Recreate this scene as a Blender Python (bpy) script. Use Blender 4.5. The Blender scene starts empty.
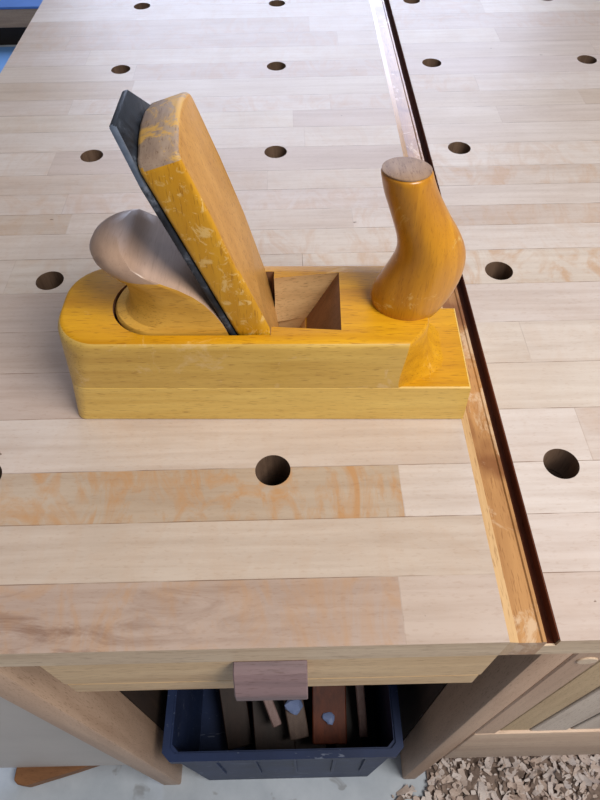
import bpy, bmesh, math, random
from mathutils import Vector, Matrix, noise
random.seed(7)
sc = bpy.context.scene
COL = sc.collection
H = 0.80            # height of the bench top above the floor; everything is laid out with the bench top at z = 0 and lifted by H

# ------------------------------------------------------------------ camera
cam = bpy.data.objects.new('camera', bpy.data.cameras.new('camera'))
COL.objects.link(cam)
cam.data.sensor_fit = 'VERTICAL'; cam.data.sensor_height = 24; cam.data.sensor_width = 18
cam.data.lens = 24 * 610.9 / 800
cam.data.clip_start = 0.01
cx = Vector((0.99974378, -0.01935088, -0.0117437)); cu = Vector((0.02251469, 0.79654367, 0.60416162)); cf = Vector((0.00233669, 0.60427123, -0.79677526))
cam.matrix_world = Matrix(((cx.x, cu.x, -cf.x, 0.0151), (cx.y, cu.y, -cf.y, -0.17384), (cx.z, cu.z, -cf.z, 0.29294 + H), (0, 0, 0, 1)))
sc.camera = cam

# ------------------------------------------------------------------ world, lights, exposure
w = bpy.data.worlds.new('world'); sc.world = w; w.use_nodes = True
bg = w.node_tree.nodes['Background']; bg.inputs[0].default_value = (0.90, 0.92, 1.0, 1); bg.inputs[1].default_value = 0.21

def area(name, loc, target, size, size_y, power, color):
    d = bpy.data.lights.new(name, 'AREA'); d.shape = 'RECTANGLE'; d.size = size; d.size_y = size_y; d.energy = power; d.color = color
    o = bpy.data.objects.new(name, d); COL.objects.link(o); o.location = Vector(loc)
    o.rotation_euler = (Vector(target) - Vector(loc)).to_track_quat('-Z', 'Y').to_euler()
    return o
area('ceiling_light', (0.62, -0.42, 1.72), (0.1, 0.1, 0.8), 0.6, 0.5, 16.5, (1.0, 0.955, 0.90))
area('window_light', (0.1, 3.9, 2.05), (0, 0.3, 0.7), 2.8, 1.5, 84, (0.68, 0.76, 1.0))
sc.view_settings.view_transform = 'Standard'; sc.view_settings.look = 'None'; sc.view_settings.gamma = 1
sc.view_settings.exposure = 0.07; sc.view_settings.use_curve_mapping = False

# ------------------------------------------------------------------ materials
def s2l(c):
    return tuple(((v/255)/12.92 if v/255 <= .04045 else ((v/255+.055)/1.055)**2.4) for v in c) + (1,)

class NT:
    def __init__(s, name):
        s.m = bpy.data.materials.new(name); s.m.use_nodes = True
        s.t = s.m.node_tree; s.b = s.t.nodes['Principled BSDF']
    def n(s, kind, **kw):
        x = s.t.nodes.new(kind)
        for k, v in kw.items(): setattr(x, k, v)
        return x
    def link(s, a, b): s.t.links.new(a, b)
    def put(s, sock, v):
        if hasattr(v, 'is_linked') or hasattr(v, 'links'): s.link(v, sock)
        else: sock.default_value = v
    def coords(s, scale=(1, 1, 1), rot=(0, 0, 0), kind='Object'):
        tc = s.n('ShaderNodeTexCoord'); mp = s.n('ShaderNodeMapping')
        mp.inputs['Scale'].default_value = scale; mp.inputs['Rotation'].default_value = rot
        s.link(tc.outputs[kind], mp.inputs[0]); return mp.outputs[0]
    def noise(s, vec, scale=5, detail=4, rough=.55, dist=0.0):
        x = s.n('ShaderNodeTexNoise'); s.link(vec, x.inputs['Vector'])
        x.inputs['Scale'].default_value = scale; x.inputs['Detail'].default_value = detail
        x.inputs['Roughness'].default_value = rough; x.inputs['Distortion'].default_value = dist
        return x.outputs['Fac']
    def ramp(s, fac, stops, interp='LINEAR'):
        x = s.n('ShaderNodeValToRGB'); s.link(fac, x.inputs[0]); cr = x.color_ramp; cr.interpolation = interp
        while len(cr.elements) < len(stops): cr.elements.new(0.5)
        for e, (p, c) in zip(cr.elements, stops):
            e.position = p; e.color = c if len(c) == 4 else tuple(c) + (1,)
        return x.outputs[0]
    def mix(s, fac, a, b, mode='MIX'):
        x = s.n('ShaderNodeMix', data_type='RGBA', blend_type=mode)
        s.put(x.inputs[0], fac); s.put(x.inputs[6], a); s.put(x.inputs[7], b); return x.outputs[2]
    def math(s, op, a, b=0.0, c=None):
        x = s.n('ShaderNodeMath', operation=op); s.put(x.inputs[0], a); s.put(x.inputs[1], b)
        if c is not None: s.put(x.inputs[2], c)
        return x.outputs[0]
    def bump(s, hgt, strength=.2, dist=.001):
        x = s.n('ShaderNodeBump'); x.inputs['Strength'].default_value = strength; x.inputs['Distance'].default_value = dist
        s.link(hgt, x.inputs['Height']); s.link(x.outputs[0], s.b.inputs['Normal'])
    def fin(s, col, rough=.5, spec=.5, metal=0, coat=0, coat_rough=.2):
        s.put(s.b.inputs['Base Color'], col); s.put(s.b.inputs['Roughness'], rough)
        s.b.inputs['Specular IOR Level'].default_value = spec; s.b.inputs['Metallic'].default_value = metal
        s.b.inputs['Coat Weight'].default_value = coat; s.b.inputs['Coat Roughness'].default_value = coat_rough
        return s.m

BW = [(0, (0, 0, 0)), (1, (1, 1, 1))]
def wood(name, light, dark, axis='x', rough=.45, grain=1.0, worn=None, worn_amt=.5, coat=0, spec=.5, blot=None, pores=True, worn_scale=25):
    """plain-sawn wood: streaks along one axis, pores, optional worn-through patches"""
    m = NT(name)
    sc_ = {'x': (4, 60, 60), 'y': (60, 4, 60), 'z': (60, 60, 4)}[axis]
    v = m.coords(sc_); v2 = m.coords({'x': (1, 6, 6), 'y': (6, 1, 6), 'z': (6, 6, 1)}[axis])
    g = m.noise(v, 2.2*grain, 5, .6, .3); g2 = m.noise(v2, 3, 3, .5, .6)
    f = m.math('ADD', m.math('MULTIPLY', g, .6), m.math('MULTIPLY', g2, .5))
    c = m.ramp(f, [(.38, s2l(dark)), (.68, s2l(light))])
    if pores:
        pv = m.coords({'x': (110, 1300, 1300), 'y': (1300, 110, 1300), 'z': (1300, 1300, 110)}[axis])
        p = m.ramp(m.noise(pv, 1.2, 2, .5), [(.33, (.46, .36, .28)), (.42, (1, 1, 1))])
        c = m.mix(.55 if pores is True else pores, c, p, 'MULTIPLY')
    if blot:
        b = m.ramp(m.noise(m.coords(), 16, 3, .6), [(.52, (0, 0, 0)), (.62, (1, 1, 1))])
        c = m.mix(m.math('MULTIPLY', b, blot[1]), c, s2l(blot[0]))
    if worn:
        wv = m.noise(m.coords(), worn_scale, 8, .72, .8)
        wm = m.ramp(wv, [(.62 - .22*worn_amt, (0, 0, 0)), (.68 - .22*worn_amt, (1, 1, 1))])
        c = m.mix(m.math('MULTIPLY', wm, .8), c, s2l(worn))
    m.bump(f, .25, .0006)
    return m.fin(c, rough, spec, 0, coat)

def flat(name, col, rough=.5, metal=0, var=.08, scale=20, spec=.5):
    m = NT(name); c = s2l(col); k = 1 - var*2.5
    f = m.noise(m.coords(), scale, 5, .6)
    cc = m.ramp(f, [(.3, (c[0]*k, c[1]*k, c[2]*k)), (.7, c[:3])])
    m.bump(f, .15, .001)
    return m.fin(cc, rough, spec, metal)

# laminated bench top: every stave carries a corner colour (R tone, G flame figure, B warmth, A random) and a UV in metres from its own corner
def stave_mat():
    m = NT('laminated_maple')
    at = m.n('ShaderNodeAttribute'); at.attribute_name = 'stave'
    sp = m.n('ShaderNodeSeparateColor'); m.link(at.outputs['Color'], sp.inputs[0])
    T, G, B, A = sp.outputs[0], sp.outputs[1], sp.outputs[2], at.outputs['Alpha']
    tc = m.n('ShaderNodeTexCoord')
    off = m.n('ShaderNodeCombineXYZ'); m.link(m.math('MULTIPLY', A, 37.), off.inputs[0]); m.link(m.math('MULTIPLY', A, 91.), off.inputs[1]); m.link(m.math('MULTIPLY', A, 13.), off.inputs[2])
    va = m.n('ShaderNodeVectorMath', operation='ADD'); m.link(tc.outputs['Object'], va.inputs[0]); m.link(off.outputs[0], va.inputs[1])
    def mp(scale, rot=(0, 0, 0)):
        x = m.n('ShaderNodeMapping'); x.inputs['Scale'].default_value = scale; x.inputs['Rotation'].default_value = rot; m.link(va.outputs[0], x.inputs[0]); return x.outputs[0]
    grain = m.noise(mp((5, 90, 5)), 2, 5, .6, .25)
    base_warm = m.ramp(T, [(0, s2l((164, 141, 118))), (.5, s2l((196, 180, 161))), (1, s2l((214, 203, 190)))])
    base_pink = m.ramp(T, [(0, s2l((164, 138, 124))), (.5, s2l((194, 177, 168))), (1, s2l((212, 202, 197)))])
    c = m.mix(B, base_pink, base_warm)
    c = m.mix(.75, c, m.ramp(grain, [(.3, (.82, .78, .75)), (.6, (1, 1, 1))]), 'MULTIPLY')
    # broad cloudy variation
    cl = m.noise(mp((8, 14, 8)), 1.2, 4, .6, .8)
    c = m.mix(.55, c, m.ramp(cl, [(.3, (.86, .80, .75)), (.6, (1, 1, 1))]), 'MULTIPLY')
    # flame figure across the stave
    fl = m.noise(mp((26, 13, 10), (0, 0, .5)), 1.6, 5, .62, 2.2)
    fm = m.ramp(fl, [(.44, (0, 0, 0)), (.66, (1, 1, 1))])
    c = m.mix(m.math('MULTIPLY', fm, G), c, s2l((184, 140, 96)))
    # brown stain patches at the front stave's left, deepened to paint dimmer light
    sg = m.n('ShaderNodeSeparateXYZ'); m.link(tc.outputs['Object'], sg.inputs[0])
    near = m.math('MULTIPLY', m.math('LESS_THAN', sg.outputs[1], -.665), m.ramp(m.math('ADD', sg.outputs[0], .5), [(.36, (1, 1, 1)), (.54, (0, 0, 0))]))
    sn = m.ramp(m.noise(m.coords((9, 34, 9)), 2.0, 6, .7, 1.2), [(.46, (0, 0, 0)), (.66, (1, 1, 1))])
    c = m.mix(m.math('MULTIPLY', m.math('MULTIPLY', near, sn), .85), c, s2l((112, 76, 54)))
    # ray flecks
    rf = m.ramp(m.noise(mp((260, 900, 30)), 1.0, 2, .5), [(.30, (.80, .72, .66)), (.42, (1, 1, 1))])
    c = m.mix(.35, c, rf, 'MULTIPLY')
    # small dark nicks
    nk = m.ramp(m.noise(m.coords((60, 110, 10)), 1.3, 3, .5), [(.20, (.25, .18, .13)), (.215, (1, 1, 1))])
    c = m.mix(.8, c, nk, 'MULTIPLY')
    # glue lines along two edges of each stave, from its own UV
    uv = m.n('ShaderNodeUVMap'); uv.uv_map = 'stave_uv'; su = m.n('ShaderNodeSeparateXYZ'); m.link(uv.outputs[0], su.inputs[0])
    lu = m.math('LESS_THAN', su.outputs[0], .0005); lv = m.math('LESS_THAN', su.outputs[1], .0005)
    ln = m.math('MAXIMUM', m.math('MULTIPLY', lu, m.math('ADD', .35, m.math('MULTIPLY', m.math('GREATER_THAN', G, .42), .65))), lv)
    breaks = m.ramp(m.noise(m.coords((20, 20, 20)), 2, 2), [(.34, (.08, .08, .08)), (.62, (.8, .8, .8))])
    c = m.mix(m.math('MULTIPLY', ln, breaks), c, s2l((112, 84, 64)))
    m.bump(grain, .2, .0005)
    r = m.ramp(m.noise(m.coords((30, 30, 30)), 1.5, 4), [(.3, (.35, .35, .35)), (.7, (.40, .40, .40))])
    return m.fin(c, r, .5)

def floor_mat():
    m = NT('painted_concrete')
    f = m.noise(m.coords(), 9, 6, .65)
    c = m.ramp(f, [(.3, s2l((176, 186, 196))), (.7, s2l((208, 216, 224)))])
    st = m.ramp(m.noise(m.coords(), 30, 3, .5, .5), [(.66, (1, 1, 1)), (.72, (.62, .58, .55))])
    c = m.mix(.8, c, st, 'MULTIPLY'); m.bump(f, .2, .002)
    return m.fin(c, .6)

def horn_mat():
    return wood('amber_horn_wood', (204, 142, 26), (156, 96, 12), 'z', .34, .8, (206, 168, 96), .10, .25, blot=((150, 88, 20), .55), worn_scale=60, pores=.3)

M = {
    'stave': stave_mat(), 'floor': floor_mat(), 'horn': horn_mat(),
    'edge': wood('bench_edge_maple', (220, 198, 170), (188, 160, 130), 'x', .5),
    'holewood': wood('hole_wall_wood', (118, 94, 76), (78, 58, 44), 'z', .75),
    'rabbet': wood('rabbet_wood', (186, 138, 86), (142, 96, 56), 'y', .3, 1.0, blot=((122, 74, 40), .8), worn=(206, 176, 142), worn_amt=.32, coat=.3),
    'chamfer': wood('rabbet_chamfer_wood', (206, 170, 122), (180, 138, 90), 'y', .3, coat=.5),
    'slot': wood('dark_shaded_slot', (100, 54, 36), (62, 32, 20), 'y', .85, spec=.15),
    'amber': wood('amber_lacquered_beech', (212, 155, 20), (176, 118, 10), 'x', .45, 1.0, (222, 176, 92), .05, .05, .3),
    'paleamber': wood('worn_lacquered_beech', (214, 178, 92), (184, 144, 64), 'x', .42, 1.2, (210, 178, 122), .28, .1),
    'sole': wood('sole_hornbeam', (228, 194, 106), (204, 164, 76), 'x', .42, 1.2, coat=.1),
    'raw': wood('bare_beech', (226, 190, 138), (196, 154, 104), 'x', .55),
    'rawshade': wood('bare_beech_shaded', (138, 98, 70), (108, 74, 50), 'z', .6),
    'wedge': wood('wedge_amber_worn', (212, 158, 34), (184, 128, 18), 'z', .38, 1.0, (216, 180, 112), .34, .1, worn_scale=150),
    'wedgeface': wood('wedge_face_tan', (202, 152, 84), (176, 126, 62), 'z', .42, 1.0),
    'wedgetop': wood('wedge_worn_end_grain', (174, 152, 132), (136, 114, 98), 'y', .6, 1.2, (206, 160, 70), .62, worn_scale=50),
    'pad': wood('greyed_grip_wood', (184, 154, 132), (150, 122, 104), 'y', .40, .7, coat=.12, blot=((134, 114, 104), .5), pores=.2),
    'grip': wood('grip_side_wood', (222, 172, 74), (194, 142, 48), 'x', .4, 1.0),
    'endgrain': wood('end_grain_worn', (154, 124, 98), (112, 84, 62), 'y', .6, 2.5, (186, 156, 116), .3),
    'leg': wood('leg_beech', (208, 176, 150), (184, 150, 124), 'z', .5, .7),
    'drawer': wood('drawer_maple', (222, 190, 146), (190, 154, 110), 'x', .45),
    'pull': wood('purple_brown_wood', (130, 108, 110), (94, 79, 82), 'x', .55, 1.5),
    'panel_tan': wood('panel_tan_board', (212, 184, 144), (184, 154, 114), 'z', .55),
    'panel_pale': wood('panel_pale_board', (222, 206, 190), (196, 178, 160), 'z', .55),
    'rail': wood('rail_beech', (220, 192, 166), (200, 168, 142), 'x', .5, .8),
    'plug': wood('dowel_end', (238, 216, 190), (214, 188, 160), 'x', .5),
    'paleboard': flat('pale_board', (214, 206, 200), .5, 0, .05, 6),
    'foot': wood('dark_foot_wood', (150, 104, 66), (120, 80, 48), 'x', .6),
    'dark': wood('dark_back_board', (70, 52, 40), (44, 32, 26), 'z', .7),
    'crate': None,
    'redwood': wood('red_brown_offcut', (128, 62, 34), (86, 38, 20), 'y', .45),
    'darkwood': wood('dark_brown_offcut', (62, 42, 34), (40, 27, 22), 'y', .5),
    'greywood': wood('grey_brown_offcut', (128, 108, 98), (94, 76, 68), 'y', .5),
    'pinkwood': wood('pinkish_offcut', (178, 150, 146), (140, 112, 108), 'y', .5),
    'film': flat('pale_blue_film', (150, 170, 220), .25, 0, .1, 40),
    'chips': wood('shaving_wood', (224, 206, 194), (190, 166, 150), 'x', .6),
    'chipspale': wood('shaving_wood_pale', (232, 220, 212), (206, 190, 182), 'x', .6),
    'chipsdust': flat('saw_dust', (164, 142, 128), .9, 0, .25, 90),
    'bluemat': flat('blue_mat', (120, 172, 232), .6, 0, .05, 8),
    'bluetop': flat('blue_top', (86, 130, 200), .45, 0, .05, 8),
    'platform': wood('platform_wood', (186, 158, 128), (158, 130, 108), 'x', .6),
    'black': flat('black_shade', (36, 31, 28), .9),
    'wall': flat('grey_wall', (190, 188, 184), .8, 0, .03, 4),
}

def steel_mat():
    m = NT('dark_patinated_steel')
    f = m.noise(m.coords(), 60, 8, .7, .5)
    c = m.ramp(f, [(.38, s2l((26, 29, 35))), (.57, s2l((48, 53, 62))), (.70, s2l((110, 118, 132)))])
    r = m.ramp(f, [(.35, (.30, .30, .30)), (.65, (.65, .65, .65))])
    m.bump(f, .5, .0005)
    return m.fin(c, r, .25, .15)
M['steel'] = steel_mat()
def crate_mat():
    m = NT('blue_grey_plastic')
    f = m.noise(m.coords(), 14, 5, .6); c = m.ramp(f, [(.3, s2l((26, 40, 72))), (.7, s2l((36, 53, 92)))])
    sc1 = m.ramp(m.noise(m.coords((14, 60, 60), (0, .9, 0)), 2.4, 3, .5, 1.5), [(.655, (0, 0, 0)), (.69, (1, 1, 1))])
    c = m.mix(m.math('MULTIPLY', sc1, .45), c, s2l((140, 150, 170)))
    return m.fin(c, .5, .35)
M['crate'] = crate_mat()
M['brightsteel'] = flat('bright_steel_edge', (150, 164, 186), .32, .8, .15, 200)  # brighter bluish steel for the upper front edge of the iron

# ------------------------------------------------------------------ helpers
def finish(name, bm, mats, parent=None, smooth=False, pm=None):
    """link a bmesh whose vertices are in layout coordinates (or in pm's local frame when pm is given) as one mesh object"""
    me = bpy.data.meshes.new(name); bm.normal_update(); bm.to_mesh(me); bm.free()
    if not isinstance(mats, (list, tuple)): mats = [mats]
    for m in mats: me.materials.append(m)
    if smooth:
        for p in me.polygons: p.use_smooth = True
    o = bpy.data.objects.new(name, me); COL.objects.link(o)
    if parent is not None:
        o.parent = parent
        if pm is None: me.transform(Matrix.Translation(-WORLD[parent]))
        WORLD[o] = WORLD[parent].copy()
    else:
        if len(me.vertices):
            b = [v.co for v in me.vertices]
            c = Vector(((min(v.x for v in b)+max(v.x for v in b))/2, (min(v.y for v in b)+max(v.y for v in b))/2, min(v.z for v in b)))
            me.transform(Matrix.Translation(-c)); o.location = c; WORLD[o] = c.copy()
    return o
WORLD = {}
def thing(name, loc, label, cat, group=None, rz=0):
    o = bpy.data.objects.new(name, None); COL.objects.link(o); o.location = loc; o.rotation_euler = (0, 0, rz); o.empty_display_size = .02
    WORLD[o] = Vector(loc); o['label'] = label; o['category'] = cat
    if group: o['group'] = group
    return o
def tag(o, label, cat, group=None, kind=None):
    if label: o['label'] = label
    if cat: o['category'] = cat
    if group: o['group'] = group
    if kind: o['kind'] = kind
    return o
def structure(o): o['kind'] = 'structure'; return o

def box(bm, x0, x1, y0, y1, z0, z1, bev=0.0, seg=2, mi=0):
    vs = [bm.verts.new((x, y, z)) for z in (z0, z1) for y in (y0, y1) for x in (x0, x1)]
    F = [(0, 2, 3, 1), (4, 5, 7, 6), (0, 1, 5, 4), (2, 6, 7, 3), (0, 4, 6, 2), (1, 3, 7, 5)]
    fs = [bm.faces.new([vs[i] for i in f]) for f in F]
    for f in fs: f.material_index = mi
    if bev:
        es = list({e for f in fs for e in f.edges})
        bmesh.ops.bevel(bm, geom=es, offset=bev, segments=seg, profile=.5, affect='EDGES')
    return vs
def prism(bm, pts, axis, a, b, bev=0.0, seg=2, mi=0):
    """extrude a polygon; axis 'y': pts are (x,z); 'x': (y,z); 'z': (x,y)"""
    def P(p, t): return {'y': (p[0], t, p[1]), 'x': (t, p[0], p[1]), 'z': (p[0], p[1], t)}[axis]
    A = [bm.verts.new(P(p, a)) for p in pts]; B = [bm.verts.new(P(p, b)) for p in pts]
    fs = [bm.faces.new(A), bm.faces.new(B[::-1])]
    n = len(pts)
    for i in range(n): fs.append(bm.faces.new([A[i], B[i], B[(i+1) % n], A[(i+1) % n]]))
    for f in fs: f.material_index = mi
    bmesh.ops.recalc_face_normals(bm, faces=fs)
    if bev:
        es = list({e for f in fs for e in f.edges})
        bmesh.ops.bevel(bm, geom=es, offset=bev, segments=seg, profile=.5, affect='EDGES')
    return fs
def loft(bm, rings, cap0=True, cap1=True, mi=0):
    R = [[bm.verts.new(p) for p in r] for r in rings]; n = len(R[0]); fs = []
    for a, b in zip(R, R[1:]):
        for i in range(n): fs.append(bm.faces.new([a[i], a[(i+1) % n], b[(i+1) % n], b[i]]))
    if cap0: fs.append(bm.faces.new(R[0][::-1]))
    if cap1: fs.append(bm.faces.new(R[-1]))
    for f in fs: f.material_index = mi
    bmesh.ops.recalc_face_normals(bm, faces=fs)
    return R, fs
def cylinder(bm, x, y, z0, z1, r, n=48, mi=0):
    loft(bm, [[(x + r*math.cos(2*math.pi*i/n), y + r*math.sin(2*math.pi*i/n), z) for i in range(n)] for z in (z0, z1)], mi=mi)
def shade(o, ang=35):
    me = o.data
    for p in me.polygons: p.use_smooth = True
    me.set_sharp_from_angle(angle=math.radians(ang))
def cut(o, cutter_bm, mat):
    """subtract a shape and bake the result into the object's mesh"""
    me = bpy.data.meshes.new('c'); cutter_bm.normal_update(); cutter_bm.to_mesh(me); cutter_bm.free()
    for mm in (mat if isinstance(mat, (list, tuple)) else [mat]): me.materials.append(mm)
    c = bpy.data.objects.new('c', me); COL.objects.link(c); c.matrix_world = Matrix.Identity(4)
    pm, loc, rot = o.parent, o.location.copy(), o.rotation_euler.copy()
    o.parent = None; o.location = (0, 0, 0)
    md = o.modifiers.new('b', 'BOOLEAN'); md.operation = 'DIFFERENCE'; md.solver = 'EXACT'; md.object = c; md.material_mode = 'TRANSFER'
    bpy.context.view_layer.update()
    dg = bpy.context.evaluated_depsgraph_get()
    new = bpy.data.meshes.new_from_object(o.evaluated_get(dg), preserve_all_data_layers=True, depsgraph=dg)
    o.modifiers.clear(); old = o.data; nm = old.name; o.data = new; bpy.data.meshes.remove(old); new.name = nm
    o.parent = pm; o.location = loc
    bpy.data.objects.remove(c); bpy.data.meshes.remove(me)

# ================================================================== ROOM
b = bmesh.new(); box(b, -2.6, 2.2, -1.6, 4.2, -H - .05, -H); structure(finish('floor', b, M['floor']))
b = bmesh.new(); box(b, -2.6, 2.2, 4.2, 4.25, -H, 1.8); structure(finish('wall_back', b, M['wall']))

# ================================================================== WORKBENCH
bench = thing('workbench', (0, .6, -H), 'pale laminated maple workbench with rows of round dog holes, carrying the wooden plane', 'workbench')

ROWS = [-.0945, -.0622, -.0303, .0014, .038, .0738, .1094, .1465, .183, .212, .237, .264, .2914, .327, .36, .39, .419, .455, .49, .525, .56, .60, .64, .68, .72, .76, .80, .84, .88, .92, .96, 1.0, 1.04]
HOLES = [(a*.16, c*.16) for a in range(-1, 4) for c in range(-0, 6)]
def slab(name, x0, x1, special, seedn):
    rnd = random.Random(seedn)
    bm = bmesh.new(); ul = bm.loops.layers.uv.new('stave_uv'); cl = bm.loops.layers.float_color.new('stave')
    T = .022
    y0, y1 = ROWS[0], ROWS[-1]
    # top faces, one per stave
    nrows = len(ROWS) - 1
    cutsall = []
    for r in range(nrows):
        ya, yb = ROWS[r], ROWS[r+1]
        if r in special: xs, props = special[r]
        else:
            xs = []; x = x0 + rnd.uniform(.05, .32)
            while x < x1 - .04: xs.append(x); x += rnd.uniform(.2, .42)
            props = [(rnd.uniform(.52, .95), rnd.choice([0, 0, .1, .15, .3]), rnd.uniform(.1, .7)) for _ in range(len(xs)+1)]
        cutsall.append(([x0] + xs + [x1], props))
    for r, (xs, props) in enumerate(cutsall):
        ya, yb = ROWS[r], ROWS[r+1]
        for k in range(len(xs)-1):
            xa, xb = xs[k], xs[k+1]
            ps = [(xa, ya), (xb, ya), (xb, yb), (xa, yb)]
            f = bm.faces.new([bm.verts.new((x, y, 0)) for x, y in ps])
            p = props[k]; rid = rnd.random()
            for lp, (x, y) in zip(f.loops, ps):
                lp[ul].uv = (x - xa + (0 if k else .01), y - ya + (0 if r else .01)); lp[cl] = (p[0], p[1], p[2], rid)
    # T-junctions: split the outer boundary so the sides close onto the same vertices
    bmesh.ops.remove_doubles(bm, verts=bm.verts, dist=1e-6)
    for r in range(1, nrows):
        y = ROWS[r]
        xsall = sorted(set([round(v, 6) for v in cutsall[r-1][0] + cutsall[r][0]]))
        for e in [e for e in bm.edges if abs(e.verts[0].co.y - y) < 1e-6 and abs(e.verts[1].co.y - y) < 1e-6]:
            a, bb = sorted(e.verts, key=lambda v: v.co.x)
            ins = [x for x in xsall if a.co.x + 1e-5 < x < bb.co.x - 1e-5]
            cur, left, right = e, a, bb
            for x in ins:
                ne, nv = bmesh.utils.edge_split(cur, left, (x - left.co.x) / (right.co.x - left.co.x))
                nv.co.x = x
                cur = next(ed for ed in nv.link_edges if ed.other_vert(nv) is right); left = nv
    bmesh.ops.remove_doubles(bm, verts=bm.verts, dist=1e-6)
    for f in bm.faces:
        for lp in f.loops:      # new corner attributes follow their face
            pass
    bnd = [e for e in bm.edges if len(e.link_faces) == 1]
    ret = bmesh.ops.extrude_edge_only(bm, edges=bnd)
    nv = [g for g in ret['geom'] if isinstance(g, bmesh.types.BMVert)]
    for v in nv: v.co.z = -T
    for g in ret['geom']:
        if isinstance(g, bmesh.types.BMFace): g.material_index = 1
    be = [e for e in bm.edges if len(e.link_faces) == 1]
    fr = bmesh.ops.contextual_create(bm, geom=be)
    for f in fr['faces']: f.material_index = 1
    bmesh.ops.recalc_face_normals(bm, faces=bm.faces)
    o = finish(name, bm, [M['stave'], M['edge']], None)
    me = o.data; me.transform(Matrix.Translation(o.location)); o.location = (0, 0, 0)
    cb = bmesh.new()
    for hx, hy in HOLES:
        if x0 + .02 < hx < x1 - .02: cylinder(cb, hx, hy, -.05, .01, .0098, 56)
    cut(o, cb, M['holewood'])
    me = o.data; me.transform(Matrix.Translation(-WORLD[bench])); o.parent = bench; WORLD[o] = WORLD[bench].copy()
    return o

left_special = {  # low tones of the left pieces also paint the dimmer light there
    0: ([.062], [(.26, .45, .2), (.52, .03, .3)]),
    1: ([], [(.56, .10, .6)]),
    2: ([.0695], [(.32, .9, .9), (.85, .05, .3)]),
    3: ([], [(.70, .08, .35)]),
    4: ([-.10], [(.42, .0, .2), (.7, .1, .3)]),
    5: ([-.10], [(.42, .0, .3), (.65, .1, .3)]),
    6: ([-.13], [(.45, .05, .3), (.7, .1, .3)]),
    7: ([-.19, .02], [(.7, .1, .5), (.75, .2, .7), (.75, .45, .7)]),
    8: ([-.02], [(.7, .1, .5), (.8, .4, .6)]),
    9: ([-.16, .06], [(.55, .3, .6), (.75, .1, .4), (.8, .3, .3)]),
}
right_special = {
    0: ([.30], [(.55, .05, .2), (.6, .1, .5)]),
    1: ([.26], [(.85, .05, .2), (.7, .1, .3)]),
    2: ([.33], [(.9, .0, .3), (.8, .2, .3)]),
    3: ([.178], [(.9, .05, .3), (.75, .15, .3)]),
    4: ([.205], [(.8, .05, .7), (.85, .1, .3)]),
    5: ([.1620], [(.85, .1, .7), (.85, .1, .6)]),
    6: ([], [(.8, .05, .2)]),
    7: ([], [(.85, .55, .8)]),
    9: ([.3], [(.6, .35, .4), (.7, .1, .5)]),
    11: ([.30], [(.7, .45, .5), (.8, .3, .2)]),
}
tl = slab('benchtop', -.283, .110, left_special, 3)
tr = slab('benchtop', .1335, .62, right_special, 11)
tl['label'] = 'left half of the laminated top, left of the dark groove'; tr['label'] = 'right half of the laminated top, right of the dark groove'

# under-layer that thickens the top behind its front lip
b = bmesh.new(); box(b, -.275, .61, -.0, 1.03, -.05, -.0225); 
cb = bmesh.new()
for hx, hy in HOLES: cylinder(cb, hx, hy, -.07, .0, .0098, 40)
o = finish('under_layer', b, M['dark']); o.data.transform(Matrix.Translation(o.location)); o.location = (0, 0, 0)
cut(o, cb, M['holewood']); o.data.transform(Matrix.Translation(-WORLD[bench])); o.parent = bench; WORLD[o] = WORLD[bench].copy()

# rabbeted edge strip between the halves: chamfer, low floor, thin ridge, then the dark slot
b = bmesh.new()
prism(b, [(.110, -.0002), (.1145, -.0013), (.1145, -.022), (.110, -.022)], 'y', -.0945, 1.04, mi=0)
finish('edge_chamfer', b, M['chamfer'], bench)
b = bmesh.new()
prism(b, [(.1145, -.0015), (.1252, -.0019), (.1258, -.0010), (.1274, -.0010), (.1278, -.003), (.1278, -.022), (.1145, -.022)], 'y', -.0945, 1.04)
finish('edge_strip', b, M['rabbet'], bench)
b = bmesh.new(); box(b, .1278, .1335, -.0935, 1.04, -.022, -.0072)
finish('groove_floor', b, M['slot'], bench)  # dark brown of floor and wall paints the shade inside the slot
b = bmesh.new(); box(b, .1329, .1335, -.0935, 1.04, -.0072, -.0003)
finish('groove_wall', b, M['slot'], bench)
b = bmesh.new(); box(b, .1278, .1335, -.0945, -.0935, -.022, -.0072)
finish('groove_end', b, M['edge'], bench)

# legs
def leg(x0, x1, y0, y1, mat):
    b = bmesh.new(); box(b, x0, x1, y0, y1, -H, -.0225, .003, 2); o = finish('leg', b, mat, bench); shade(o); return o
leg(-.205, -.1765, -.075, -.027, M['leg']); leg(.1605, .1815, -.075, -.029, M['leg'])
leg(-.205, -.1765, .93, .98, M['leg']); leg(.52, .55, .93, .98, M['leg'])
# drawer front and its pull
df = None
b = bmesh.new()
prism(b, [(-.0932, -.0235), (-.0932, -.066), (-.0915, -.069), (-.0925, -.071), (-.0925, -.0880), (-.0905, -.0900), (-.075, -.090), (-.075, -.0235)], 'x', -.1165, .1115)
df = finish('drawer', b, M['drawer'], bench); shade(df, 25)
b = bmesh.new(); prism(b, [(-.0930, -.027), (-.0995, -.029), (-.1065, -.042), (-.1070, -.0500), (-.1035, -.055), (-.0930, -.052)], 'x', -.0205, .0165, .0006, 1)
pu = finish('pull', b, M['pull'], df); shade(pu, 25)
b = bmesh.new()
box(b, -.1165, -.108, -.075, .30, -.086, -.052); box(b, .103, .1115, -.075, .30, -.086, -.052); box(b, -.108, .103, -.075, .30, -.060, -.055)
finish('drawer_box', b, M['dark'], df)
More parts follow.
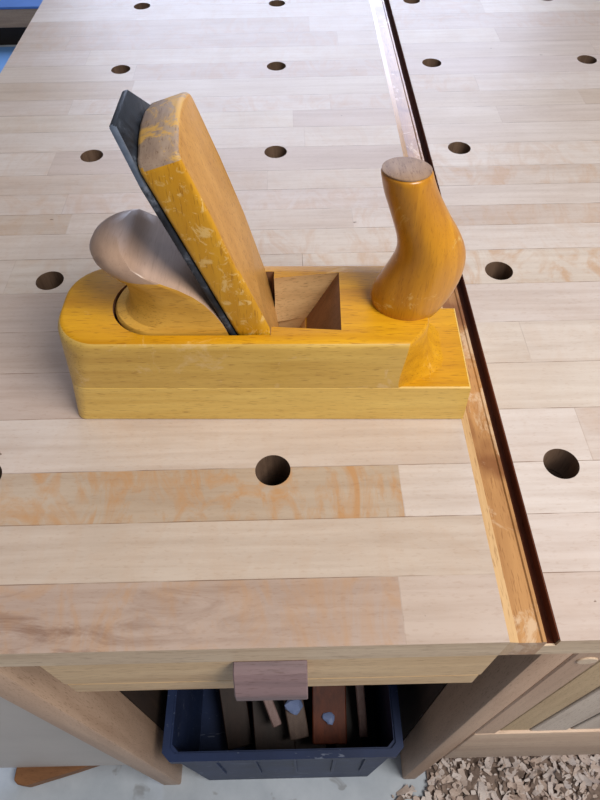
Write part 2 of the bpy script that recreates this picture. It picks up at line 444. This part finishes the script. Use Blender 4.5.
# right side panel: stile, boards, bottom rail, dowel end
b = bmesh.new(); box(b, .1818, .2030, -.075, -.045, -.392, -.0225, .0012, 1); shade(finish('stile', b, M['leg'], bench))
for (xa, xb, k, yy) in ((.2078, .2362, 'panel_tan', -.0725), (.2378, .2740, 'panel_pale', -.0735), (.2790, .318, 'panel_pale', -.0730), (.319, .36, 'panel_tan', -.0725), (.361, .42, 'panel_pale', -.0735)):
    b = bmesh.new(); box(b, xa, xb, yy, -.052, -.392, -.0225, .0008, 1); finish('panel_board', b, M[k], bench)
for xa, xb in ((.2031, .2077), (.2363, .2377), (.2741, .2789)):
    b = bmesh.new(); box(b, xa, xb, -.0716, -.052, -.392, -.0225); finish('panel_gap_shade', b, M['black'], bench)  # black strips paint the shade of the open gaps between boards
b = bmesh.new(); box(b, .2040, .43, -.0515, -.047, -.392, -.0225); finish('panel_back_shade', b, M['black'], bench)  # black backing paints the shade deep in the gaps
b = bmesh.new(); box(b, .1818, .43, -.0758, -.045, -.560, -.3925, .002, 2); shade(finish('rail', b, M['rail'], bench))
b = bmesh.new()
n = 32; loft(b, [[(.1935 + r*math.cos(2*math.pi*i/n), y, -.116 + r*math.sin(2*math.pi*i/n)) for i in range(n)] for y, r in ((-.070, .0065), (-.0756, .0065), (-.0760, .006))])
finish('dowel_end', b, M['plug'], bench)
for xa, xb in ((-.1875, -.1775), (.1620, .172)):
    b = bmesh.new(); box(b, xa, xb, -.027, .30, -H + .02, -.0525); finish('side_shade_board', b, M['dark'], bench)  # dark boards added to darken the gaps beside the bin
b = bmesh.new(); box(b, -.1765, .1605, .30, .318, -H + .02, -.0225); finish('back_panel', b, M['dark'], bench)
b = bmesh.new(); box(b, .1818, .43, .30, .318, -H + .02, -.05); finish('back_panel', b, M['dark'], bench)

# ================================================================== THE PLANE
PA = math.radians(-1.6)
plane = thing('hand_plane', (0, .0342, 0), 'amber lacquered wooden hand plane with curved horn and steep wedge on the bench', 'hand plane', rz=PA)
def pf(name, bm, mats, parent, smooth=True, ang=35):
    o = finish(name, bm, mats, parent, pm=True)
    if smooth: shade(o, ang)
    return o
W = .0620
def plan(x0, x1, rf, rb, z, n=10, ef=.0015, inset=0.0, xe=None):
    """plan outline of the body: rounded heel corners (front rf, back rb); xe(y) gives the toe side"""
    P = []
    a0, a1 = 0 + inset, W - inset
    X0 = x0 + inset
    for i in range(n+1):
        t = math.pi/2 * i/n; P.append((X0 + rb - rb*math.sin(t), a1 - rb + rb*math.cos(t), z))
    for i in range(n+1):
        t = math.pi/2 * i/n; P.append((X0 + rf - rf*math.cos(t), a0 + rf - rf*math.sin(t), z))
    m = 12
    for i in range(m+1):
        y = a0 + (a1 - a0)*i/m; P.append(((xe(y) if xe else x1 - inset), y, z))
    return P
# sole
b = bmesh.new()
loft(b, [plan(-.1160, .1105, .006, .016, 0.0, inset=.001), plan(-.1160, .1108, .006, .016, .001), plan(-.1125, .1095, .011, .021, .0296), plan(-.1125, .1095, .011, .021, .0303, inset=.0008)])
sole = pf('sole', b, [M['sole'], M['amber']], plane)
# body
def xe_at(f):   # f: how far down the cove we are (0 top .. 1 joint)
    def g(y):
        u = min(1, y/.020); v = min(1, (W-y)/.020); s = min(math.sin(u*math.pi/2), math.sin(v*math.pi/2))
        top = .0715 + .0125*s
        flare = (.002 + .011*s) * (1 - math.sqrt(max(0, 1 - f*f)))
        return top + flare - .0035*(1-s)*f
    return g
rings = []
for z, f in ((.0303, 1), (.0325, .95), (.0355, .85), (.040, .7), (.047, .4), (.056, .1), (.0615, 0)):
    k = (z - .03)/.035
    rings.append(plan(-.1125 + .0005*k, 0, .011 + .012*k, .021 + .003*k, z, xe=xe_at(f)))
for i in range(1, 6):
    t = math.pi/2*i/5; ins = .0032*(1-math.cos(t)); z = .0615 + .0034*math.sin(t)
    g0 = xe_at(0); rings.append(plan(-.1120, 0, .023, .024, z, inset=ins, xe=(lambda y, q=ins: g0(y) - q*.6)))
b = bmesh.new(); loft(b, rings)
body = finish('body', b, [M['paleamber'], M['amber']], plane, pm=True)
body.parent = None; body.location = (0, 0, 0)
# mortise for the hand rest
def dshape(xl, xr, w, z, yc=.031, n=24, px=1.0, r=None):
    r = r or w
    P = []
    for i in range(n+1):
        t = math.pi/2 + math.pi*i/n
        P.append((xl + r + r*math.cos(t), yc + w*math.sin(t), z))
    P.append((xr, yc - w, z)); P.append((xr, yc + w, z))
    return P
cb = bmesh.new(); loft(cb, [dshape(-.0838, -.010, .0243, .056), dshape(-.0838, -.010, .0243, .08)]); cut(body, cb, M['rawshade'])
# slot for iron and wedge, then the open throat
k = 29.6/92.
def bl(z): return -.0166 - (z - .065)*k      # line of the wedge's back face in the side view
cb = bmesh.new(); prism(cb, [(bl(.08)-.0046, .08), (bl(.02)-.0046, .02), (bl(.02)+.002, .02), (.0016, .05), (.0016, .08)], 'y', .0070, .0552); cut(body, cb, M['rawshade'])
cb = bmesh.new()
top = [(-.0005, .0130), (.0370, .0100), (.0370, .0545), (-.0005, .0490)]
bot = [(-.003, .0130), (.0150, .0115), (.0150, .0535), (-.003, .0490)]
Pt = [(x + (.0067 if x > .01 else 0), y, .0765) for x, y in top]; Pb = [(x, y, .022) for x, y in bot]
R_, fs = loft(cb, [Pb, Pt])
cb.normal_update()
for f in cb.faces:
    c = f.calc_center_median()
    f.material_index = 1 if (f.normal.x > .5) else 0  # slope wall gets the darker copy of the beech, its shade painted in
cut(body, cb, [M['raw'], M['rawshade']])
# top surface keeps its deep amber lacquer; the sides are worn paler
me = body.data
names = [m.name for m in me.materials]; ia = names.index(M['amber'].name); ip = names.index(M['paleamber'].name)
for p in me.polygons:
    if p.material_index == ip and (p.normal.z > .80 or p.center.x > .0745 or (p.normal.x > .25 and p.center.x > .06)): p.material_index = ia
body.parent = plane; shade(body, 30)
for p in sole.data.polygons:
    if p.normal.z > .95: p.material_index = 1

cb = bmesh.new(); prism(cb, [(-.001, .032), (.0197, .032), (.0062, -.001), (.0020, -.001)], 'y', .0112, .0538)
sole.parent = None; sole.location = (0, 0, 0)
cut(sole, cb, M['raw']); sole.parent = plane; shade(sole, 35)
# iron (blade) on the back face of the wedge
nb = Vector((1, 0, k)).normalized(); ub = Vector((-k, 0, 1)).normalized()   # normal towards the toe, up along the iron
def onb(y, z, d=0.0):   # point on the wedge's back plane at height z, pushed d along the normal
    return Vector((bl(z), y, z)) + nb*d
prof = [(.0078, .004), (.0078, .150), (.0122, .1738), (.0400, .1738), (.0545, .1600), (.0545, .004)]
b = bmesh.new()
A = [b.verts.new(onb(y, z, -.0032)) for y, z in prof]; B = [b.verts.new(onb(y, z, -.0003)) for y, z in prof]
fs = [b.faces.new(A), b.faces.new(B[::-1])] + [b.faces.new([A[i], B[i], B[(i+1) % 6], A[(i+1) % 6]]) for i in range(6)]
bmesh.ops.recalc_face_normals(b, faces=fs)
bmesh.ops.bevel(b, geom=list(b.edges), offset=.0009, segments=2, profile=.5, affect='EDGES')
b.normal_update()
for f in b.faces:
    if f.normal.y < -.35 and f.calc_center_median().z > .158: f.material_index = 1
pf('plane_iron', b, [M['steel'], M['brightsteel']], plane)

# wedge
b = bmesh.new()
zt = .1605; rc = .006
def wp(y, z, d): return onb(y, z, d)
outline = []
y0w, y1w = .0078, .0545
outline += [(y0w, .012), (y0w, .040), (y0w, .064), (y0w, .10), (y0w, .13)]
for i in range(7):
    t = math.pi/2*i/6; outline.append((y0w + .006*(1-math.cos(t)), zt - .006 + .006*math.sin(t)))
outline += [(.022, zt+.0022), (.031, zt+.0034), (.040, zt+.0034)]
for i in range(7):
    t = math.pi/2*i/6; outline.append((y1w - rc*(1-math.cos(math.pi/2-t)), zt + .0018 - rc + rc*math.cos(t)))
outline += [(y1w, .13), (y1w, .10), (y1w, .064), (y1w, .040), (y1w, .012)]
def th(z): return 0.0148 + (z - .06)*.040 if z > .06 else 0.0152*max(.25, (z)/.06)
A = [b.verts.new(wp(y, z, 0)) for y, z in outline]; B = [b.verts.new(wp(y, z, th(z) + (.0008 if .06 < z < .15 else 0))) for y, z in outline]
n = len(outline)
fs = [b.faces.new(A), b.faces.new(B[::-1])] + [b.faces.new([A[i], B[i], B[(i+1) % n], A[(i+1) % n]]) for i in range(n)]
bmesh.ops.recalc_face_normals(b, faces=fs)
rim = [e for e in b.edges if (e.verts[0] in A and e.verts[1] in A) or (e.verts[0] in B and e.verts[1] in B)]
bmesh.ops.bevel(b, geom=rim, offset=.0024, segments=3, profile=.5, affect='EDGES')
b.normal_update()
for f in b.faces:
    c = f.calc_center_median()
    if f.normal.dot(nb) > .8: f.material_index = 1
    elif c.z > zt - .0055 and f.normal.z > .3: f.material_index = 2
pf('wedge', b, [M['wedge'], M['wedgeface'], M['wedgetop']], plane, True, 50)

# hand rest behind the iron
lev = [(.0570, -.0825, -.0195, .0235, .0235), (.0640, -.0825, -.0205, .0235, .0235), (.0658, -.0812, -.0208, .0232, .0235), (.0675, -.0765, -.0212, .0222, .024),
       (.0715, -.0735, -.0225, .0218, .026), (.078, -.0722, -.0256, .0216, .027), (.085, -.0722, -.0300, .0220, .027), (.090, -.0738, -.0348, .0226, .026), (.0945, -.0775, -.0412, .0231, .0255),
       (.0985, -.0815, -.0490, .0233, .0255), (.1025, -.0843, -.0560, .0232, .0245), (.1060, -.0845, -.0610, .0222, .0235), (.1090, -.0825, -.0630, .0200, .021), (.1112, -.0785, -.0660, .0160, .017), (.1122, -.0745, -.0685, .0080, .010)]
b = bmesh.new(); rings = []
for z, xl, xr, wd, r in lev:
    P = []; n = 20; yc = .0312
    r2 = min(r, (xr - xl)*.95)
    for i in range(n+1):
        t = math.pi/2 + math.pi*i/n
        P.append((xl + r2 + r2*math.cos(t), yc + wd*math.sin(t), z))
    e = min(.004, (xr - xl - r2)*.5) if xr - xl > r2 else .0005
    for j in range(1, 5): P.append((xl + r2 + (xr - xl - r2)*j/5, yc - wd - (.0236-wd)*j/5*(z < .1), z))
    wq = .0236 if z < .1 else wd
    P += [(xr, yc - wq + .0004, z)]
    for j in range(1, 6): P.append((xr, yc - wq + 2*wq*j/6, z))
    P += [(xr, yc + wq - .0004, z)]
    for j in range(4, 0, -1): P.append((xl + r2 + (xr - xl - r2)*j/5, yc + wd + (.0236-wd)*j/5*(z < .1), z))
    rings.append(P)
loft(b, rings)
b.normal_update()
for f in b.faces:
    c = f.calc_center_median()
    slope = f.normal.x > .35 and f.normal.z > .2
    if (slope or c.z > .0985): f.material_index = 1
hr = pf('hand_rest', b, [M['grip'], M['pad']], plane, True, 30)
# thin dark gap around the hand rest is left open by the mortise

# horn
hs = [(.0600, .0560, .0900, .0150), (.0640, .0548, .0915, .0160), (.0680, .0530, .0938, .0166), (.0750, .0548, .0972, .0160), (.0850, .0595, .0992, .0155), (.0950, .0640, .0990, .0150),
      (.1030, .0640, .0962, .0144), (.1110, .0618, .0915, .0138), (.1180, .0592, .0866, .0133), (.1250, .0568, .0826, .0129), (.1310, .0543, .0790, .0134), (.1370, .0530, .0765, .0136), (.1410, .0520, .0750, .0136)]
b = bmesh.new(); rings = []
N = 32; yc = .0327
for z, xl, xr, ry in hs:
    cxm, rx = (xl+xr)/2, (xr-xl)/2
    tilt = .0
    P = []
    for i in range(N):
        t = 2*math.pi*i/N; c_, s_ = math.cos(t), math.sin(t)
        # slightly egg-shaped section, narrower towards the bulge
        nar = 1 - .18*max(0, c_)*(1 if .07 < z < .12 else .3)
        P.append((cxm + rx*c_, yc + ry*s_*nar, z + .0022*s_*(-1)*max(0, (z-.12)/.02)))
    rings.append(P)
last = rings[-1]; cz = sum(p[2] for p in last)/N; cxm = sum(p[0] for p in last)/N
rings.append([(cxm + (p[0]-cxm)*.965, yc + (p[1]-yc)*.965, p[2] + .0010) for p in last])
loft(b, rings)
horn = pf('horn', b, M['horn'], plane, True, 60)
sm = horn.modifiers.new('s', 'SUBSURF'); sm.levels = 1; sm.render_levels = 1
b = bmesh.new()
rr = [[(cxm + (p[0]-cxm)*s, yc + (p[1]-yc)*s, p[2] + .0010 + dz) for p in last] for s, dz in ((.95, -.0004), (.95, .0002), (.90, .0005))]
loft(b, rr)
pf('horn_top', b, M['endgrain'], horn, True, 40)['label'] = 'bare brown end-grain top of the horn'

# ================================================================== UNDER AND AROUND THE BENCH
# plastic bin
bx0, bx1, by0, by1, bz = -.155, .128, -.069, .20, -.555
bin_ = thing('storage_bin', ((bx0+bx1)/2, (by0+by1)/2, -H), 'dark blue-grey open plastic bin on the floor under the bench, between its legs', 'bin')
b = bmesh.new()
c = .022
def binring(z, o_, cc): 
    x0, x1, y0, y1 = bx0+o_, bx1-o_, by0+o_, by1-o_
    return [(x0+cc, y0, z), (x1-cc, y0, z), (x1, y0+cc, z), (x1, y1-cc, z), (x1-cc, y1, z), (x0+cc, y1, z), (x0, y1-cc, z), (x0, y0+cc, z)]
R1, _ = loft(b, [binring(-H+.001, -.001, c), binring(bz, .0, .006), binring(bz, .006, .008), binring(-H+.006, .003, c)], cap0=True, cap1=True)
bmesh.ops.recalc_face_normals(b, faces=b.faces)
shade(finish('bin_body', b, M['crate'], bin_))
b = bmesh.new()
R1, _ = loft(b, [binring(bz-.012, -.0006, .007), binring(bz-.012, -.005, .010), binring(bz+.003, -.005, .010), binring(bz+.003, .004, .006), binring(bz+.0005, .004, .006), binring(bz+.0005, -.0006, .007)], cap0=False, cap1=False)
bmesh.ops.recalc_face_normals(b, faces=b.faces)
shade(finish('bin_rim', b, M['crate'], bin_))
b = bmesh.new()
for x in (-.10, -.05, 0.0, .05, .09): box(b, x-.002, x+.002, by0-.0036, by0+.001, -H+.09, bz-.014, .0006, 1)
finish('bin_rib', b, M['crate'], bin_)
# offcuts standing and leaning in the bin
def offcut(p0, p1, w_, t_, mat, label, roll=0.0, name='wood_offcut', group=None):
    p0, p1 = Vector(p0), Vector(p1); d = p1 - p0; L = d.length
    b = bmesh.new(); box(b, -w_/2, w_/2, -t_/2, t_/2, 0, L, min(.0015, t_*.2), 1)
    q = d.to_track_quat('Z', 'Y').to_matrix().to_4x4(); b.transform(Matrix.Translation(p0) @ q @ Matrix.Rotation(roll, 4, 'Z'))
    o = finish(name, b, mat); tag(o, label, 'wood offcut', group); return o
zb = -H + .012
offcut((.048, -.040, -.685), (.052, .165, -.600), .048, .012, M['redwood'], 'wide red-brown wood offcut leaning in the bin, right of the drawer pull')
offcut((.006, -.030, -.700), (-.030, .160, -.610), .028, .012, M['greywood'], 'grey-brown wood offcut leaning in the bin below the drawer pull')
offcut((-.026, -.015, -.690), (-.098, .150, -.600), .013, .010, M['pinkwood'], 'narrow pale stick leaning left in the bin')
offcut((-.085, -.030, -.770), (-.118, .150, -.700), .040, .012, M['darkwood'], 'dark brown wood offcut at the left side of the bin')
offcut((.098, -.030, -.700), (.086, .160, -.600), .012, .012, M['pinkwood'], 'pinkish-grey stick leaning at the right side of the bin')
offcut((-.030, -.045, -.745), (-.050, .170, -.690), .060, .012, M['darkwood'], 'dark brown wood offcut lying deep in the bin, left of the middle')
offcut((.020, -.045, -.750), (.030, .170, -.720), .050, .012, M['darkwood'], 'dark brown wood offcut lying deepest in the middle of the bin')
offcut((.078, -.045, -.745), (.084, .170, -.700), .040, .012, M['darkwood'], 'dark brown wood offcut lying deep at the right of the bin')
# pieces of film on the offcuts
def crumple(c, s, label, sd):
    b = bmesh.new(); bmesh.ops.create_icosphere(b, subdivisions=2, radius=s)
    for v in b.verts:
        n_ = noise.noise(v.co*90 + Vector((sd, sd, 0)))
        v.co *= (1 + .6*n_); v.co.z *= .55; v.co += Vector(c)
    o = finish('plastic_scrap', b, M['film']); tag(o, label, 'scrap')
crumple((-.001, .005, -.662), .012, 'crumpled pale blue plastic scrap in the bin, below the drawer pull', 3)
crumple((.046, -.012, -.664), .008, 'small pale blue plastic scrap on the red-brown offcut', 8)

# pale board standing behind the left leg, on a wooden foot
b = bmesh.new(); box(b, -.75, -.215, -.050, -.034, -.775, -.12, .002, 1)
tag(finish('pale_board', b, M['paleboard']), 'pale off-white board standing upright behind the left bench leg', 'board')
b = bmesh.new(); prism(b, [(-.418, -.072), (-.405, -.074), (-.335, -.056), (-.30, -.046), (-.23, -.036), (-.23, .04), (-.425, .04), (-.425, -.066)], 'z', -H, -.7755, .002, 2)
tag(finish('wooden_foot', b, M['foot']), 'brown wooden foot on the floor under the pale board', 'wooden foot')

# wood shavings on the floor at the right: nobody could count them
rnd = random.Random(5)
b = bmesh.new()
def mound(x, y):
    d = min(1, max(0, (x - .175)/.10)); e = min(1, max(0, (y + .26)/.08))
    return .004 + .020*d*e
nx, ny = 40, 40
g = [[b.verts.new((.16 + .5*i/nx, -.30 + .5*j/ny, -H - .003 + (mound(.16+.5*i/nx, -.30+.5*j/ny)*(1 if (0 < i < nx and 0 < j < ny) else 0))*(.7+.6*rnd.random()))) for j in range(ny+1)] for i in range(nx+1)]
for i in range(nx):
    for j in range(ny):
        if g[i][j].co.x < .19 and g[i][j].co.y > -.095: continue
        if min(v.co.z for v in (g[i][j], g[i+1][j], g[i+1][j+1], g[i][j+1])) > -H + .002 or rnd.random() < .6:
            f = b.faces.new([g[i][j], g[i+1][j], g[i+1][j+1], g[i][j+1]]); f.material_index = 1
for _ in range(8000):
    x = .135 + .5*rnd.random()**.9; y = rnd.uniform(-.27, .16)
    if x < .20 and (y > -.088 or rnd.random() < .6): continue
    z = -H + mound(x, y)*rnd.uniform(.8, 1.2) + .001
    k_ = rnd.random()**3
    L = .005 + .022*k_; w_ = .0025 + .009*k_; R_ = rnd.uniform(.006, .05)
    ax = Matrix.Rotation(rnd.uniform(0, 6.28), 4, 'Z') @ Matrix.Rotation(rnd.gauss(0, .28), 4, 'X') @ Matrix.Rotation(rnd.gauss(0, .28), 4, 'Y')
    prev = None; tw = rnd.uniform(-.5, .5); mi = rnd.choice((0, 0, 1, 2, 2))
    for sgi in range(6):
        u_ = sgi/5 - .5; a = u_*L/R_; ww = w_*(1 - 1.1*u_*u_)*(.8 + .4*rnd.random())
        p = Vector((R_*math.sin(a), 0, R_*(1 - math.cos(a)))); q_ = Vector((0, ww/2, tw*ww*u_))
        u1 = b.verts.new(ax @ (p - q_) + Vector((x, y, z))); u2 = b.verts.new(ax @ (p + q_) + Vector((x, y, z)))
        if prev:
            f = b.faces.new([prev[0], prev[1], u2, u1]); f.material_index = mi; f.smooth = True
        prev = (u1, u2)
for v in b.verts: v.co.z = max(v.co.z, -H + .0004)
o = finish('wood_shavings', b, [M['chips'], M['chipsdust'], M['chipspale']]); tag(o, 'heap of pale curled wood shavings on the floor at the lower right', 'wood shavings', None, 'stuff')

# far left behind the bench: low platform with blue top on a blue mat
b = bmesh.new(); box(b, -2.2, -.75, 1.7, 2.47, -H, -H + .006, .002, 1)
tag(finish('floor_mat', b, M['bluemat']), 'light blue mat on the floor beyond the left edge of the bench', 'mat')
pt = thing('low_platform', (-1.5, 2.8, -H), 'low wooden platform with a blue top beyond the far left corner of the bench', 'platform')
b = bmesh.new(); box(b, -2.3, -.7, 2.49, 3.3, -.668, -.66, .002, 1); finish('platform_top', b, M['bluetop'], pt)
b = bmesh.new(); box(b, -2.3, -.7, 2.495, 2.53, -.735, -.6682, .002, 1); finish('front_board', b, M['platform'], pt)
b = bmesh.new(); box(b, -2.28, -.72, 2.50, 3.25, -H, -.7355); box(b, -2.28, -.72, 2.532, 3.25, -.7355, -.6682); finish('base_shade_block', b, M['black'], pt)  # black block painted in as the shade under the platform

# ------------------------------------------------------------------ lift the whole layout so that the floor is at z = 0
for o in COL.objects:
    if o.parent is None and o.type in ('MESH', 'EMPTY'): o.location.z += H
